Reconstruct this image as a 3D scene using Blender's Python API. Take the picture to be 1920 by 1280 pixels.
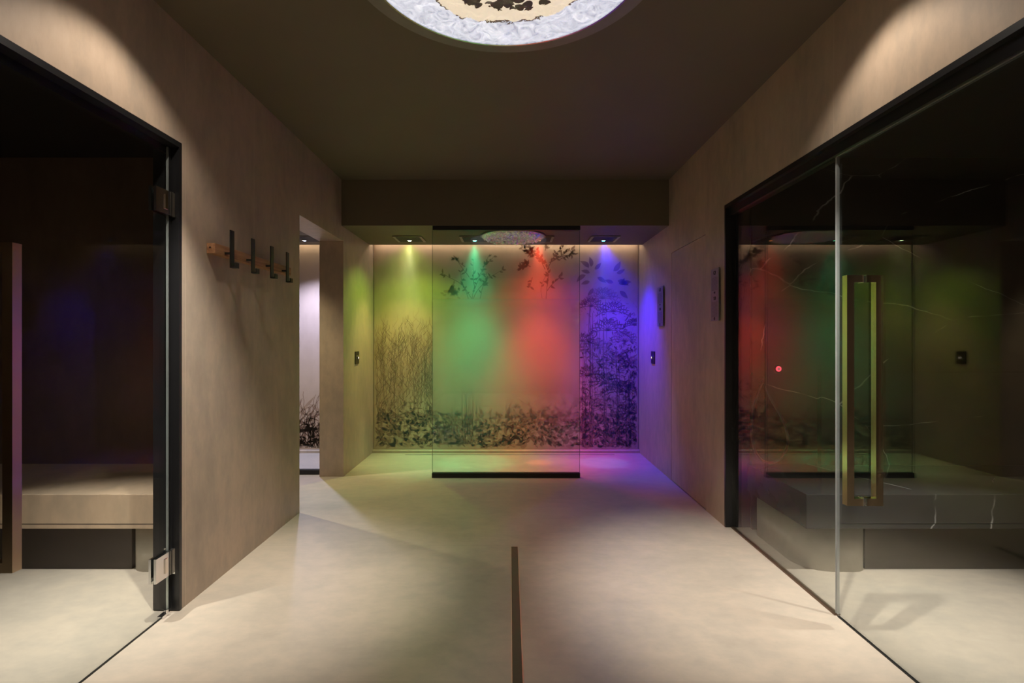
import bpy, bmesh, math, random
from mathutils import Vector, Matrix, noise as mnoise

C = bpy.context.scene.collection
for o in list(bpy.data.objects):
    bpy.data.objects.remove(o)
sc = bpy.context.scene
R = math.radians

# ------------------------------------------------------------------ camera
CAM_H = 1.2
cam_d = bpy.data.cameras.new('camera')
cam_d.sensor_width = 36; cam_d.lens = 18.0
cam_d.shift_x = 4 / 1920; cam_d.shift_y = -2 / 1920
cam_d.clip_start = 0.02
cam = bpy.data.objects.new('camera', cam_d); C.objects.link(cam)
cam.location = (0, 0, CAM_H); cam.rotation_euler = (R(90), 0, 0)
sc.camera = cam

# ------------------------------------------------------------------ world, exposure
w = bpy.data.worlds.new('world'); sc.world = w; w.use_nodes = True
w.node_tree.nodes['Background'].inputs[0].default_value = (0.02, 0.02, 0.022, 1)
w.node_tree.nodes['Background'].inputs[1].default_value = 0.3
sc.view_settings.view_transform = 'Standard'
sc.view_settings.look = 'None'
sc.view_settings.exposure = 0.0
sc.view_settings.gamma = 1.0
sc.view_settings.use_curve_mapping = False
cy = sc.cycles
cy.use_denoising = True
cy.use_adaptive_sampling = False
cy.max_bounces = 10; cy.diffuse_bounces = 5; cy.glossy_bounces = 4
cy.transmission_bounces = 6; cy.transparent_max_bounces = 20; cy.volume_bounces = 0
cy.caustics_reflective = False; cy.caustics_refractive = True
cy.blur_glossy = 0.5
cy.sample_clamp_indirect = 4.0

# room dimensions (metres; camera looks along +y)
XL, XR = -1.467, 1.385           # corridor faces of the side walls
TH = 0.21                        # wall thickness
ZC = 2.60                        # ceiling
ZS = 2.20                        # shower soffit
YS, YSE, YB = 4.46, 5.36, 5.50   # soffit front, soffit back edge, back wall
YR = -2.6                        # wall behind the camera
GL, GR = -1.505, 1.43
THL, THR = 0.115, 0.155       # thinner walls beside the glass rooms            # planes of the two glass fronts
SIDE = 3.45                      # outer walls of the side rooms
YFAR = 3.25                      # far wall of the side rooms

# ------------------------------------------------------------------ lamps (their bodies are built below)
def spot(name, loc, watts, half, blend, color, radius=0.03, aim=None):
    d = bpy.data.lights.new(name, 'SPOT')
    d.energy = watts; d.spot_size = R(2 * half); d.spot_blend = blend
    d.color = color; d.shadow_soft_size = radius
    o = bpy.data.objects.new(name, d); C.objects.link(o); o.location = loc
    if aim is not None:
        v = Vector(aim) - Vector(loc)
        o.rotation_euler = v.to_track_quat('-Z', 'Y').to_euler()
    return o
WARM = (1.0, 0.88, 0.75)
NEUT = (1.0, 0.93, 0.83)
ZROOM = 2.36
DOWNS = [(-1.12, 1.83, ZC), (1.10, 1.83, ZC)]
REARFILLS = [(-0.75, -1.3, ZC), (0.75, -1.3, ZC)]  # invented pair out of view, added to lift the ambient light
ROOMDOWNS = [(-2.05, 1.85, ZROOM), (2.02, 1.85, ZROOM)]
for (x, y, z) in DOWNS:
    spot('downlight_beam', (x, y, z - 0.03), 360 if x < 0 else 430, 24, 1.0, NEUT, 0.012, aim=(x * (1.14 if x < 0 else 1.05), 2.44, 0))
    spot('downlight_spill', (x, y, z - 0.03), 24 if x < 0 else 18, 57, 0.45, WARM, 0.02)
for (x, y, z) in ROOMDOWNS:
    spot('room_downlight_beam', (x, y, z - 0.03), 330, 23, 1.0, (1.0, 0.96, 0.90), 0.012, aim=(x * 0.97, y + 0.35, 0))
    spot('room_downlight_spill', (x, y, z - 0.03), 16, 55, 0.5, WARM, 0.02)
for (x, y, z) in REARFILLS:
    spot('rear_added_fill', (x, y, z - 0.03), 120, 62, 0.8, WARM, 0.03)
ZH = ZS - 0.035
HEADS = [  # x, colour, wide watts, wall-wash colour, watts, half angle, sideways aim, beam colour, watts, half angle, name
    (-0.985, (0.48, 1.0, 0.04), 26, (1.0, 0.76, 0.28), 68, 38, -0.20, (0.85, 1.0, 0.45), 100, 18, 'yellow-green'),
    (-0.345, (0.0, 1.0, 0.34), 8, (0.0, 1.0, 0.42), 150, 31, -0.02, (0.02, 1.0, 0.42), 120, 12, 'green'),
    (0.285, (1.0, 0.07, 0.03), 22, (1.0, 0.075, 0.032), 250, 30, 0.02, (1.0, 0.20, 0.03), 130, 4, 'red'),
    (0.920, (0.02, 0.006, 1.0), 18, (0.02, 0.010, 1.0), 290, 37, 0.42, (0.0, 0.32, 1.0), 110, 8, 'blue'),
]
YH = 5.03
for (x, col, wd, mcol, mw, wa, off, bcol, core, ang, nm) in HEADS:
    spot('chromotherapy_light', (x, YH, ZH - 0.01), wd, 68, 0.8, col, 0.02)
    spot('chromotherapy_wash', (x, YH, ZH - 0.01), mw, wa, 1.0, mcol, 0.02, aim=(x + off, YH + 0.20, 0.5))
    spot('chromotherapy_beam', (x, YH, ZH - 0.01), core, ang, 0.8, bcol, 0.012)
# the shower behind the doorway on the left
spot('chromotherapy_light', (-2.02, 5.03, ZH - 0.01), 260, 58, 0.8, (0.52, 0.56, 1.0), 0.02)
spot('doorway_downlight_beam', (-2.43, 4.16, ZS - 0.03), 105, 60, 0.6, (1.0, 0.88, 0.56), 0.02)

# ------------------------------------------------------------------ helpers
def NB(): return bmesh.new()

def wloc(p):
    v = Vector((0, 0, 0))
    while p is not None:
        v = v + p.location; p = p.parent
    return v

def obj(name, bm, mat, parent=None, smooth=False, bevel=0.0, seg=2, autosmooth=False):
    if bevel > 0:
        bmesh.ops.remove_doubles(bm, verts=bm.verts, dist=1e-6)
        bmesh.ops.bevel(bm, geom=list(bm.edges), offset=bevel, segments=seg, affect='EDGES', profile=0.6)
    bmesh.ops.recalc_face_normals(bm, faces=bm.faces)
    if parent is not None:
        bmesh.ops.translate(bm, vec=-wloc(parent), verts=bm.verts)
    me = bpy.data.meshes.new(name); bm.to_mesh(me); bm.free()
    for m in (mat if isinstance(mat, (list, tuple)) else [mat]):
        me.materials.append(m)
    if smooth:
        for p in me.polygons: p.use_smooth = True
    o = bpy.data.objects.new(name, me); C.objects.link(o)
    if parent is not None: o.parent = parent
    return o

def tag(o, label, cat, group=None, kind=None):
    o['label'] = label; o['category'] = cat
    if group: o['group'] = group
    if kind: o['kind'] = kind
    return o

def thing(name, label, cat, loc, group=None, kind=None):
    o = bpy.data.objects.new(name, None); C.objects.link(o)
    o.location = loc; o.empty_display_size = 0.1
    return tag(o, label, cat, group, kind)

def struct(name, bm, mat, label, cat, **k):
    return tag(obj(name, bm, mat, **k), label, cat, kind='structure')

def bx(bm, x0, x1, y0, y1, z0, z1, mi=0):
    vs = [bm.verts.new((x, y, z)) for x in (x0, x1) for y in (y0, y1) for z in (z0, z1)]
    for q in ((0, 1, 3, 2), (4, 6, 7, 5), (0, 4, 5, 1), (2, 3, 7, 6), (0, 2, 6, 4), (1, 5, 7, 3)):
        f = bm.faces.new([vs[i] for i in q]); f.material_index = mi
    return vs

def cyl(bm, c, r, h, axis='Z', n=32, r2=None, mi=0):
    r2 = r if r2 is None else r2
    m = Matrix.Identity(4)
    if axis == 'X': m = Matrix.Rotation(R(90), 4, 'Y')
    if axis == 'Y': m = Matrix.Rotation(R(-90), 4, 'X')
    m = Matrix.Translation(c) @ m
    ret = bmesh.ops.create_cone(bm, cap_ends=True, segments=n, radius1=r, radius2=r2, depth=h, matrix=m)
    for v in ret['verts']:
        for f in v.link_faces: f.material_index = mi

def ring(bm, c, r0, r1, z0, z1, n=64):
    """annulus with a rectangular section about the vertical axis"""
    rows = []
    for (r, z) in ((r0, z0), (r1, z0), (r1, z1), (r0, z1)):
        rows.append([bm.verts.new((c[0] + r * math.cos(2 * math.pi * i / n), c[1] + r * math.sin(2 * math.pi * i / n), z)) for i in range(n)])
    for k in range(4):
        a, b = rows[k], rows[(k + 1) % 4]
        for i in range(n):
            bm.faces.new((a[i], a[(i + 1) % n], b[(i + 1) % n], b[i]))

def tube(bm, pts, r, n=12, cap=True):
    pts = [Vector(p) for p in pts]; rows = []; up = None
    for i, p in enumerate(pts):
        t = (pts[min(i + 1, len(pts) - 1)] - pts[max(i - 1, 0)]).normalized()
        if up is None:
            up = t.orthogonal().normalized()
        up = (up - t * up.dot(t)).normalized(); s = t.cross(up)
        rows.append([bm.verts.new(p + r * (math.cos(2 * math.pi * k / n) * up + math.sin(2 * math.pi * k / n) * s)) for k in range(n)])
    for a, b in zip(rows, rows[1:]):
        for k in range(n):
            bm.faces.new((a[k], a[(k + 1) % n], b[(k + 1) % n], b[k]))
    if cap:
        bm.faces.new(rows[0]); bm.faces.new(rows[-1])

def prism(bm, outline, z0, z1):
    a = [bm.verts.new((x, y, z0)) for x, y in outline]; b = [bm.verts.new((x, y, z1)) for x, y in outline]
    n = len(a)
    for i in range(n): bm.faces.new((a[i], a[(i + 1) % n], b[(i + 1) % n], b[i]))
    bm.faces.new(a); bm.faces.new(b)

def prism_y(bm, outline, y0, y1):      # outline in (x, z)
    a = [bm.verts.new((x, y0, z)) for x, z in outline]; b = [bm.verts.new((x, y1, z)) for x, z in outline]
    n = len(a)
    for i in range(n): bm.faces.new((a[i], a[(i + 1) % n], b[(i + 1) % n], b[i]))
    bm.faces.new(a); bm.faces.new(b)

# ------------------------------------------------------------------ materials
def new_mat(name):
    m = bpy.data.materials.new(name); m.use_nodes = True
    nt = m.node_tree; nt.nodes.clear()
    out = nt.nodes.new('ShaderNodeOutputMaterial')
    return m, nt, out

def node(nt, typ, **kw):
    n = nt.nodes.new(typ)
    for k, v in kw.items():
        if k == 'inp':
            for kk, vv in v.items(): n.inputs[kk].default_value = vv
        else: setattr(n, k, v)
    return n

def bsdf(nt, color=None, rough=0.5, metal=0.0, spec=0.5, coat=0.0):
    b = nt.nodes.new('ShaderNodeBsdfPrincipled')
    if color is not None: b.inputs['Base Color'].default_value = (*color, 1)
    b.inputs['Roughness'].default_value = rough
    b.inputs['Metallic'].default_value = metal
    b.inputs['Specular IOR Level'].default_value = spec
    b.inputs['Coat Weight'].default_value = coat
    return b

def ramp(nt, stops):
    r = nt.nodes.new('ShaderNodeValToRGB')
    e = r.color_ramp.elements
    e[0].position, e[0].color = stops[0][0], (*stops[0][1], 1)
    e[1].position, e[1].color = stops[-1][0], (*stops[-1][1], 1)
    for p, c in stops[1:-1]:
        k = e.new(p); k.color = (*c, 1)
    return r

def simple(name, color, rough=0.5, metal=0.0, spec=0.5, var=0.06, scale=18, bump=0.0):
    """plain finish with a faint procedural variation in tone and gloss"""
    m, nt, out = new_mat(name); L = nt.links
    b = bsdf(nt, color, rough, metal, spec)
    tc = node(nt, 'ShaderNodeTexCoord')
    n = node(nt, 'ShaderNodeTexNoise', inp={'Scale': scale, 'Detail': 4.0})
    L.new(tc.outputs['Object'], n.inputs['Vector'])
    lo = tuple(c * (1 - var) for c in color); hi = tuple(min(1, c * (1 + var)) for c in color)
    r = ramp(nt, [(0.3, lo), (0.7, hi)])
    L.new(n.outputs['Fac'], r.inputs['Fac']); L.new(r.outputs['Color'], b.inputs['Base Color'])
    if bump:
        bp = node(nt, 'ShaderNodeBump', inp={'Strength': bump, 'Distance': 0.002})
        L.new(n.outputs['Fac'], bp.inputs['Height']); L.new(bp.outputs['Normal'], b.inputs['Normal'])
    L.new(b.outputs['BSDF'], out.inputs['Surface'])
    return m

def emis(name, color, strength):
    m, nt, out = new_mat(name)
    e = node(nt, 'ShaderNodeEmission'); e.inputs[0].default_value = (*color, 1); e.inputs[1].default_value = strength
    nt.links.new(e.outputs[0], out.inputs['Surface'])
    return m

def stone(name, base, rough=0.5, spec=0.35, seams=(), axis='Y', seamdark=0.72, contrast=0.2, stretch=(1, 1, 0.45), bump=0.12, seams2=(), axis2='X'):
    """mottled large-format porcelain / plaster; seams = joint positions along an axis"""
    m, nt, out = new_mat(name); L = nt.links
    b = bsdf(nt, base, rough, 0, spec)
    tc = node(nt, 'ShaderNodeTexCoord')
    mp = node(nt, 'ShaderNodeMapping'); mp.inputs['Scale'].default_value = stretch
    L.new(tc.outputs['Object'], mp.inputs['Vector'])
    n1 = node(nt, 'ShaderNodeTexNoise', inp={'Scale': 2.3, 'Detail': 7.0, 'Roughness': 0.6, 'Distortion': 0.6})
    n2 = node(nt, 'ShaderNodeTexNoise', inp={'Scale': 16.0, 'Detail': 6.0, 'Roughness': 0.65})
    L.new(mp.outputs[0], n1.inputs['Vector']); L.new(mp.outputs[0], n2.inputs['Vector'])
    mx = node(nt, 'ShaderNodeMix', data_type='FLOAT'); mx.inputs[0].default_value = 0.4
    L.new(n1.outputs['Fac'], mx.inputs[2]); L.new(n2.outputs['Fac'], mx.inputs[3])
    c = contrast
    r = ramp(nt, [(0.28, tuple(k * (1 - 1.3 * c) for k in base)), (0.45, tuple(k * (1 - 0.35 * c) for k in base)),
                  (0.56, (base[0] * (1 + .5 * c), base[1] * (1 + .3 * c), base[2] * (1 + .15 * c))),
                  (0.72, tuple(min(1, k * (1 + 1.2 * c)) for k in base))])
    L.new(mx.outputs[0], r.inputs['Fac'])
    col = r.outputs['Color']
    sep = node(nt, 'ShaderNodeSeparateXYZ'); L.new(tc.outputs['Object'], sep.inputs[0])
    acc = None
    for ax, ss in ((axis, seams), (axis2, seams2)):
        for s in ss:
            cmp_ = node(nt, 'ShaderNodeMath', operation='COMPARE')
            L.new(sep.outputs[ax], cmp_.inputs[0]); cmp_.inputs[1].default_value = s; cmp_.inputs[2].default_value = 0.0016
            if acc is None: acc = cmp_.outputs[0]
            else:
                a = node(nt, 'ShaderNodeMath', operation='MAXIMUM')
                L.new(acc, a.inputs[0]); L.new(cmp_.outputs[0], a.inputs[1]); acc = a.outputs[0]
    if acc is not None:
        mm = node(nt, 'ShaderNodeMix', data_type='RGBA')
        mm.inputs[7].default_value = (*[k * seamdark for k in base], 1)
        L.new(acc, mm.inputs[0]); L.new(col, mm.inputs[6]); col = mm.outputs[2]
    L.new(col, b.inputs['Base Color'])
    bp = node(nt, 'ShaderNodeBump', inp={'Strength': bump, 'Distance': 0.003})
    L.new(n2.outputs['Fac'], bp.inputs['Height']); L.new(bp.outputs['Normal'], b.inputs['Normal'])
    L.new(b.outputs['BSDF'], out.inputs['Surface'])
    return m

def marble(name):
    m, nt, out = new_mat(name); L = nt.links
    b = bsdf(nt, (0.012, 0.012, 0.013), 0.13, 0, 0.5)
    tc = node(nt, 'ShaderNodeTexCoord')
    mp = node(nt, 'ShaderNodeMapping'); mp.inputs['Rotation'].default_value = (R(20), R(38), R(15)); mp.inputs['Scale'].default_value = (0.75, 0.75, 1.5)
    L.new(tc.outputs['Object'], mp.inputs['Vector'])
    n = node(nt, 'ShaderNodeTexNoise', inp={'Scale': 2.0, 'Detail': 5.0})
    L.new(mp.outputs[0], n.inputs['Vector'])
    sub = node(nt, 'ShaderNodeVectorMath', operation='MULTIPLY_ADD')
    L.new(n.outputs['Color'], sub.inputs[0]); sub.inputs[1].default_value = (0.16, 0.16, 0.16); L.new(mp.outputs[0], sub.inputs[2])
    v = node(nt, 'ShaderNodeTexVoronoi', feature='DISTANCE_TO_EDGE', inp={'Scale': 0.95})
    L.new(sub.outputs[0], v.inputs['Vector'])
    lt = node(nt, 'ShaderNodeMapRange'); lt.inputs['From Min'].default_value = 0.0; lt.inputs['From Max'].default_value = 0.0035
    lt.inputs['To Min'].default_value = 1; lt.inputs['To Max'].default_value = 0
    L.new(v.outputs['Distance'], lt.inputs['Value'])
    n2 = node(nt, 'ShaderNodeTexNoise', inp={'Scale': 3.1, 'Detail': 3.0}); L.new(tc.outputs['Object'], n2.inputs['Vector'])
    mr = node(nt, 'ShaderNodeMapRange'); mr.inputs['From Min'].default_value = 0.47; mr.inputs['From Max'].default_value = 0.62
    L.new(n2.outputs['Fac'], mr.inputs['Value'])
    mu = node(nt, 'ShaderNodeMath', operation='MULTIPLY'); L.new(lt.outputs[0], mu.inputs[0]); L.new(mr.outputs[0], mu.inputs[1])
    r = ramp(nt, [(0.35, (0.035, 0.033, 0.031)), (0.75, (0.065, 0.06, 0.055))]); L.new(n.outputs['Fac'], r.inputs['Fac'])
    mx = node(nt, 'ShaderNodeMix', data_type='RGBA'); mx.inputs[7].default_value = (0.55, 0.53, 0.50, 1)
    L.new(mu.outputs[0], mx.inputs[0]); L.new(r.outputs['Color'], mx.inputs[6]); L.new(mx.outputs[2], b.inputs['Base Color'])
    L.new(b.outputs['BSDF'], out.inputs['Surface'])
    return m

def glass(name, tint=(0.93, 0.95, 0.94), ior=1.5):
    """clear architectural pane: Fresnel mirror over a tinted straight-through ray, same from both sides"""
    m, nt, out = new_mat(name); L = nt.links
    g = node(nt, 'ShaderNodeNewGeometry')
    io = node(nt, 'ShaderNodeMix', data_type='FLOAT'); io.inputs[2].default_value = ior; io.inputs[3].default_value = 1 / ior
    L.new(g.outputs['Backfacing'], io.inputs[0])
    fr = node(nt, 'ShaderNodeFresnel'); L.new(io.outputs[0], fr.inputs['IOR'])
    t = node(nt, 'ShaderNodeBsdfTransparent'); t.inputs[0].default_value = (*tint, 1)
    gl = node(nt, 'ShaderNodeBsdfGlossy'); gl.inputs['Roughness'].default_value = 0.0; gl.inputs['Color'].default_value = (1, 1, 1, 1)
    mx = node(nt, 'ShaderNodeMixShader')
    L.new(fr.outputs[0], mx.inputs[0]); L.new(t.outputs[0], mx.inputs[1]); L.new(gl.outputs[0], mx.inputs[2])
    L.new(mx.outputs[0], out.inputs['Surface'])
    return m

def frost(name, z_lo0, z_lo1, z_hi0, z_hi1):
    """etched film, densest in the middle of the screen and fading to clear above and below"""
    m, nt, out = new_mat(name); L = nt.links
    tc = node(nt, 'ShaderNodeTexCoord'); sep = node(nt, 'ShaderNodeSeparateXYZ'); L.new(tc.outputs['Object'], sep.inputs[0])
    a = node(nt, 'ShaderNodeMapRange', interpolation_type='SMOOTHSTEP'); a.inputs['From Min'].default_value = z_lo0; a.inputs['From Max'].default_value = z_lo1
    c = node(nt, 'ShaderNodeMapRange', interpolation_type='SMOOTHSTEP'); c.inputs['From Min'].default_value = z_hi0; c.inputs['From Max'].default_value = z_hi1
    c.inputs['To Min'].default_value = 1; c.inputs['To Max'].default_value = 0
    L.new(sep.outputs['Z'], a.inputs['Value']); L.new(sep.outputs['Z'], c.inputs['Value'])
    mu = node(nt, 'ShaderNodeMath', operation='MULTIPLY'); L.new(a.outputs[0], mu.inputs[0]); L.new(c.outputs[0], mu.inputs[1])
    rf = node(nt, 'ShaderNodeBsdfRefraction'); rf.inputs['Roughness'].default_value = 0.62; rf.inputs['IOR'].default_value = 1.42
    rf.inputs['Color'].default_value = (0.95, 0.96, 0.95, 1)
    tl = node(nt, 'ShaderNodeBsdfTranslucent'); tl.inputs[0].default_value = (0.9, 0.92, 0.9, 1)
    m1 = node(nt, 'ShaderNodeMixShader'); m1.inputs[0].default_value = 0.12
    L.new(rf.outputs[0], m1.inputs[1]); L.new(tl.outputs[0], m1.inputs[2])
    gl = node(nt, 'ShaderNodeBsdfGlossy'); gl.inputs['Roughness'].default_value = 0.4
    m2 = node(nt, 'ShaderNodeMixShader'); m2.inputs[0].default_value = 0.012
    L.new(m1.outputs[0], m2.inputs[1]); L.new(gl.outputs[0], m2.inputs[2])
    t = node(nt, 'ShaderNodeBsdfTransparent')
    m3 = node(nt, 'ShaderNodeMixShader'); L.new(mu.outputs[0], m3.inputs[0]); L.new(t.outputs[0], m3.inputs[1]); L.new(m2.outputs[0], m3.inputs[2])
    L.new(m3.outputs[0], out.inputs['Surface'])
    return m

WALLC = (0.43, 0.345, 0.265)
M_wallL = stone('wall_porcelain_left', WALLC, 0.48, 0.35, seams=(2.315, 2.935, 3.54), axis='Y', seamdark=1.22)
M_wallR = stone('wall_porcelain_right', WALLC, 0.48, 0.35, seams=(2.19, 3.53), axis='Y', seamdark=1.2)
M_wallB = stone('wall_porcelain_back', WALLC, 0.5, 0.3)
M_brown = stone('wall_brown_room', (0.15, 0.105, 0.075), 0.5, 0.3)
M_floor = stone('floor_porcelain', (0.415, 0.360, 0.296), 0.38, 0.38, seams=(0.6, 1.8, 3.0, 4.2), axis='Y', seamdark=0.86,
                contrast=0.15, stretch=(0.7, 1, 1), bump=0.05)
M_ceil = simple('ceiling_brown_paint', (0.160, 0.134, 0.090), 0.6, spec=0.3, var=0.03, scale=3)
M_blackceil = simple('room_dark_ceiling', (0.02, 0.019, 0.018), 0.4, var=0.05)
M_marble = marble('black_marble')
M_black = simple('black_anodised_metal', (0.012, 0.012, 0.013), 0.32, 0.0, 0.5)
M_rail = simple('black_rail', (0.006, 0.006, 0.006), 0.45)
M_glass = glass('clear_glass')
M_glassL = glass('clear_low_reflection_glass', ior=1.13)
M_edge = simple('polished_glass_edge', (0.55, 0.58, 0.58), 0.18, 0.55, 0.6)
M_chrome = simple('polished_steel', (0.78, 0.74, 0.68), 0.10, 1.0, var=0.02)
M_chromeC = simple('chrome_hinge', (0.82, 0.82, 0.82), 0.16, 1.0, var=0.02)
M_handle = simple('polished_bronze_handle', (0.90, 0.74, 0.52), 0.15, 1.0, var=0.02)
M_bench = stone('beige_bench_stone', (0.40, 0.30, 0.21), 0.3, 0.45)
M_support = simple('pale_grey_plaster', (0.46, 0.44, 0.38), 0.55, spec=0.3, bump=0.1)
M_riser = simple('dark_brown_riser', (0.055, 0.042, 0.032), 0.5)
M_wood = None

def wood(name):
    m, nt, out = new_mat(name); L = nt.links
    b = bsdf(nt, (0.4, 0.2, 0.1), 0.5)
    tc = node(nt, 'ShaderNodeTexCoord'); mp = node(nt, 'ShaderNodeMapping'); mp.inputs['Scale'].default_value = (30, 2.0, 40)
    n = node(nt, 'ShaderNodeTexNoise', inp={'Scale': 1.6, 'Detail': 6.0, 'Distortion': 0.8})
    L.new(tc.outputs['Object'], mp.inputs[0]); L.new(mp.outputs[0], n.inputs['Vector'])
    r = ramp(nt, [(0.3, (0.26, 0.115, 0.05)), (0.7, (0.50, 0.26, 0.13))]); L.new(n.outputs['Fac'], r.inputs['Fac'])
    L.new(r.outputs['Color'], b.inputs['Base Color']); L.new(b.outputs['BSDF'], out.inputs['Surface'])
    return m
M_wood = wood('oiled_oak')

# ------------------------------------------------------------------ setting: floor, ceilings, walls
bm = NB(); bx(bm, -SIDE - .2, SIDE + .2, YR - .2, YB + .3, -0.12, 0.0)
struct('floor', bm, M_floor, 'pale beige large-format stone floor running through the whole spa corridor', 'floor')
bm = NB(); bx(bm, -SIDE - .2, SIDE + .2, YR - .2, YB + .3, ZC, ZC + 0.12)
struct('ceiling', bm, M_ceil, 'matt dark brown ceiling over the corridor', 'ceiling')
bm = NB(); bx(bm, XL, XR, YS, YSE, ZS, ZC)
struct('trim_1', bm, M_ceil, 'dark brown dropped bulkhead above the four coloured showers', 'bulkhead')

bm = NB()
bx(bm, XL - THL, XL, YR, -0.4, 0, ZC)
bx(bm, XL - THL, XL, -0.4, 2.286, 2.078, ZC)
bx(bm, XL - THL, XL, 2.286, 3.26, 0, ZC)
bx(bm, XL - TH, XL, 3.26, 3.57, 0, ZC)
bx(bm, XL - TH, XL, 3.57, 4.51, 2.075, ZC)
bx(bm, XL - TH, XL, 4.51, YB, 0, ZC)
struct('wall_left', bm, M_wallL, 'tan stone-clad left wall with the glass door and the open doorway', 'wall')
DY0, DY1, DZ = 3.62, 4.39, 1.95
bm = NB()
bx(bm, XR, XR + THR, YR, -0.4, 0, ZC)
bx(bm, XR, XR + THR, -0.4, 3.3, 2.068, ZC)
bx(bm, XR, XR + THR, 3.3, DY0, 0, ZC)
bx(bm, XR, XR + TH, DY0, DY1, DZ, ZC)
bx(bm, XR, XR + TH, DY1, YB, 0, ZC)
struct('wall_right', bm, M_wallR, 'tan stone-clad right wall with the flush door and the long glass front', 'wall')
bm = NB(); bx(bm, -SIDE, SIDE, YB, YB + 0.2, 0, ZC)
struct('wall_back', bm, M_wallB, 'tan back wall behind the coloured showers', 'wall')
bm = NB(); bx(bm, -SIDE, SIDE, YR - 0.2, YR, 0, ZC)
struct('wall_rear', bm, M_brown, 'dark brown wall behind the camera closing the corridor', 'wall')

# side rooms
bm = NB(); bx(bm, XR + THR, SIDE, YFAR, YFAR + 0.1, 0, ZROOM)
struct('wall_right_room_far', bm, M_marble, 'black white-veined marble far wall inside the right glass room', 'wall')
bm = NB(); bx(bm, SIDE, SIDE + .1, -0.5, YB, 0, ZC)
struct('wall_right_room_side', bm, M_marble, 'black marble side wall inside the right glass room', 'wall')
bm = NB(); bx(bm, XR + THR, SIDE, -0.6, -0.5, 0, ZROOM)
struct('wall_right_room_near', bm, M_marble, 'black marble near wall inside the right glass room', 'wall')
bm = NB(); bx(bm, XR + THR, SIDE, -0.5, YFAR, ZROOM, ZROOM + .06)
struct('ceiling_right_room', bm, M_blackceil, 'near-black ceiling inside the right glass room', 'ceiling')
bm = NB(); bx(bm, -SIDE, XL - THL, YFAR, YFAR + 0.1, 0, ZROOM)
struct('wall_left_room_far', bm, M_brown, 'dark brown far wall inside the left glass room', 'wall')
bm = NB(); bx(bm, -SIDE - .1, -SIDE, -0.5, YB, 0, ZC)
struct('wall_left_room_side', bm, M_brown, 'dark brown side wall inside the left glass room', 'wall')
bm = NB(); bx(bm, -SIDE, XL - THL, -0.6, -0.5, 0, ZROOM)
struct('wall_left_room_near', bm, M_brown, 'dark brown near wall inside the left glass room', 'wall')
bm = NB(); bx(bm, -SIDE, XL - THL, -0.5, YFAR, ZROOM, ZROOM + .06)
struct('ceiling_left_room', bm, M_blackceil, 'near-black ceiling inside the left glass room', 'ceiling')
bm = NB(); bx(bm, -SIDE, XL - TH, YFAR + .1, YSE, ZS, ZS + .3)
struct('ceiling_left_shower', bm, M_ceil, 'low dark ceiling of the shower seen through the left doorway', 'ceiling')

# curb and slot drain along the foot of the back wall
def curb(x0, x1, n=40, bow=0.02):
    bm = NB(); rows = []
    for i in range(n + 1):
        t = i / n; x = x0 + (x1 - x0) * t
        y = 5.455 - bow * (1 - (2 * t - 1) ** 2) * 0.3
        rows.append([bm.verts.new(p) for p in ((x, y, 0.0), (x, y, 0.026), (x, y + .004, 0.030), (x, YB, 0.032), (x, YB, 0.0))])
    for a, b in zip(rows, rows[1:]):
        for k in range(5): bm.faces.new((a[k], a[(k + 1) % 5], b[(k + 1) % 5], b[k]))
    bm.faces.new(rows[0]); bm.faces.new(rows[-1])
    return bm
struct('baseboard_back', curb(XL, XR), M_wallB, 'low stone curb along the foot of the mural wall', 'baseboard')
struct('baseboard_left_shower', curb(-SIDE, XL - TH), M_wallB, 'low pale curb at the foot of the shower wall beyond the left doorway', 'baseboard')
bm = NB(); bx(bm, -1.10, 1.10, 5.375, 5.389, -0.01, 0.0012)
tag(obj('slot_drain', bm, M_rail), 'long thin dark slot drain in the floor below the flower mural', 'drain')

# ------------------------------------------------------------------ murals (drawn plants are part of the panel's mesh)
M_paper = stone('mural_ground', (0.41, 0.305, 0.215), 0.62, 0.2, contrast=0.10)
M_ink = simple('mural_sepia_ink', (0.185, 0.108, 0.068), 0.65, spec=0.2, var=0.15, scale=9)
M_ink2 = simple('mural_pale_ink', (0.30, 0.20, 0.13), 0.65, spec=0.2, var=0.12, scale=9)
YM = 5.488
F = 960.0
def mx_(px): return (px - 956) / F * YM
def mz_(py): return CAM_H - (py - 638) / F * YM

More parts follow.
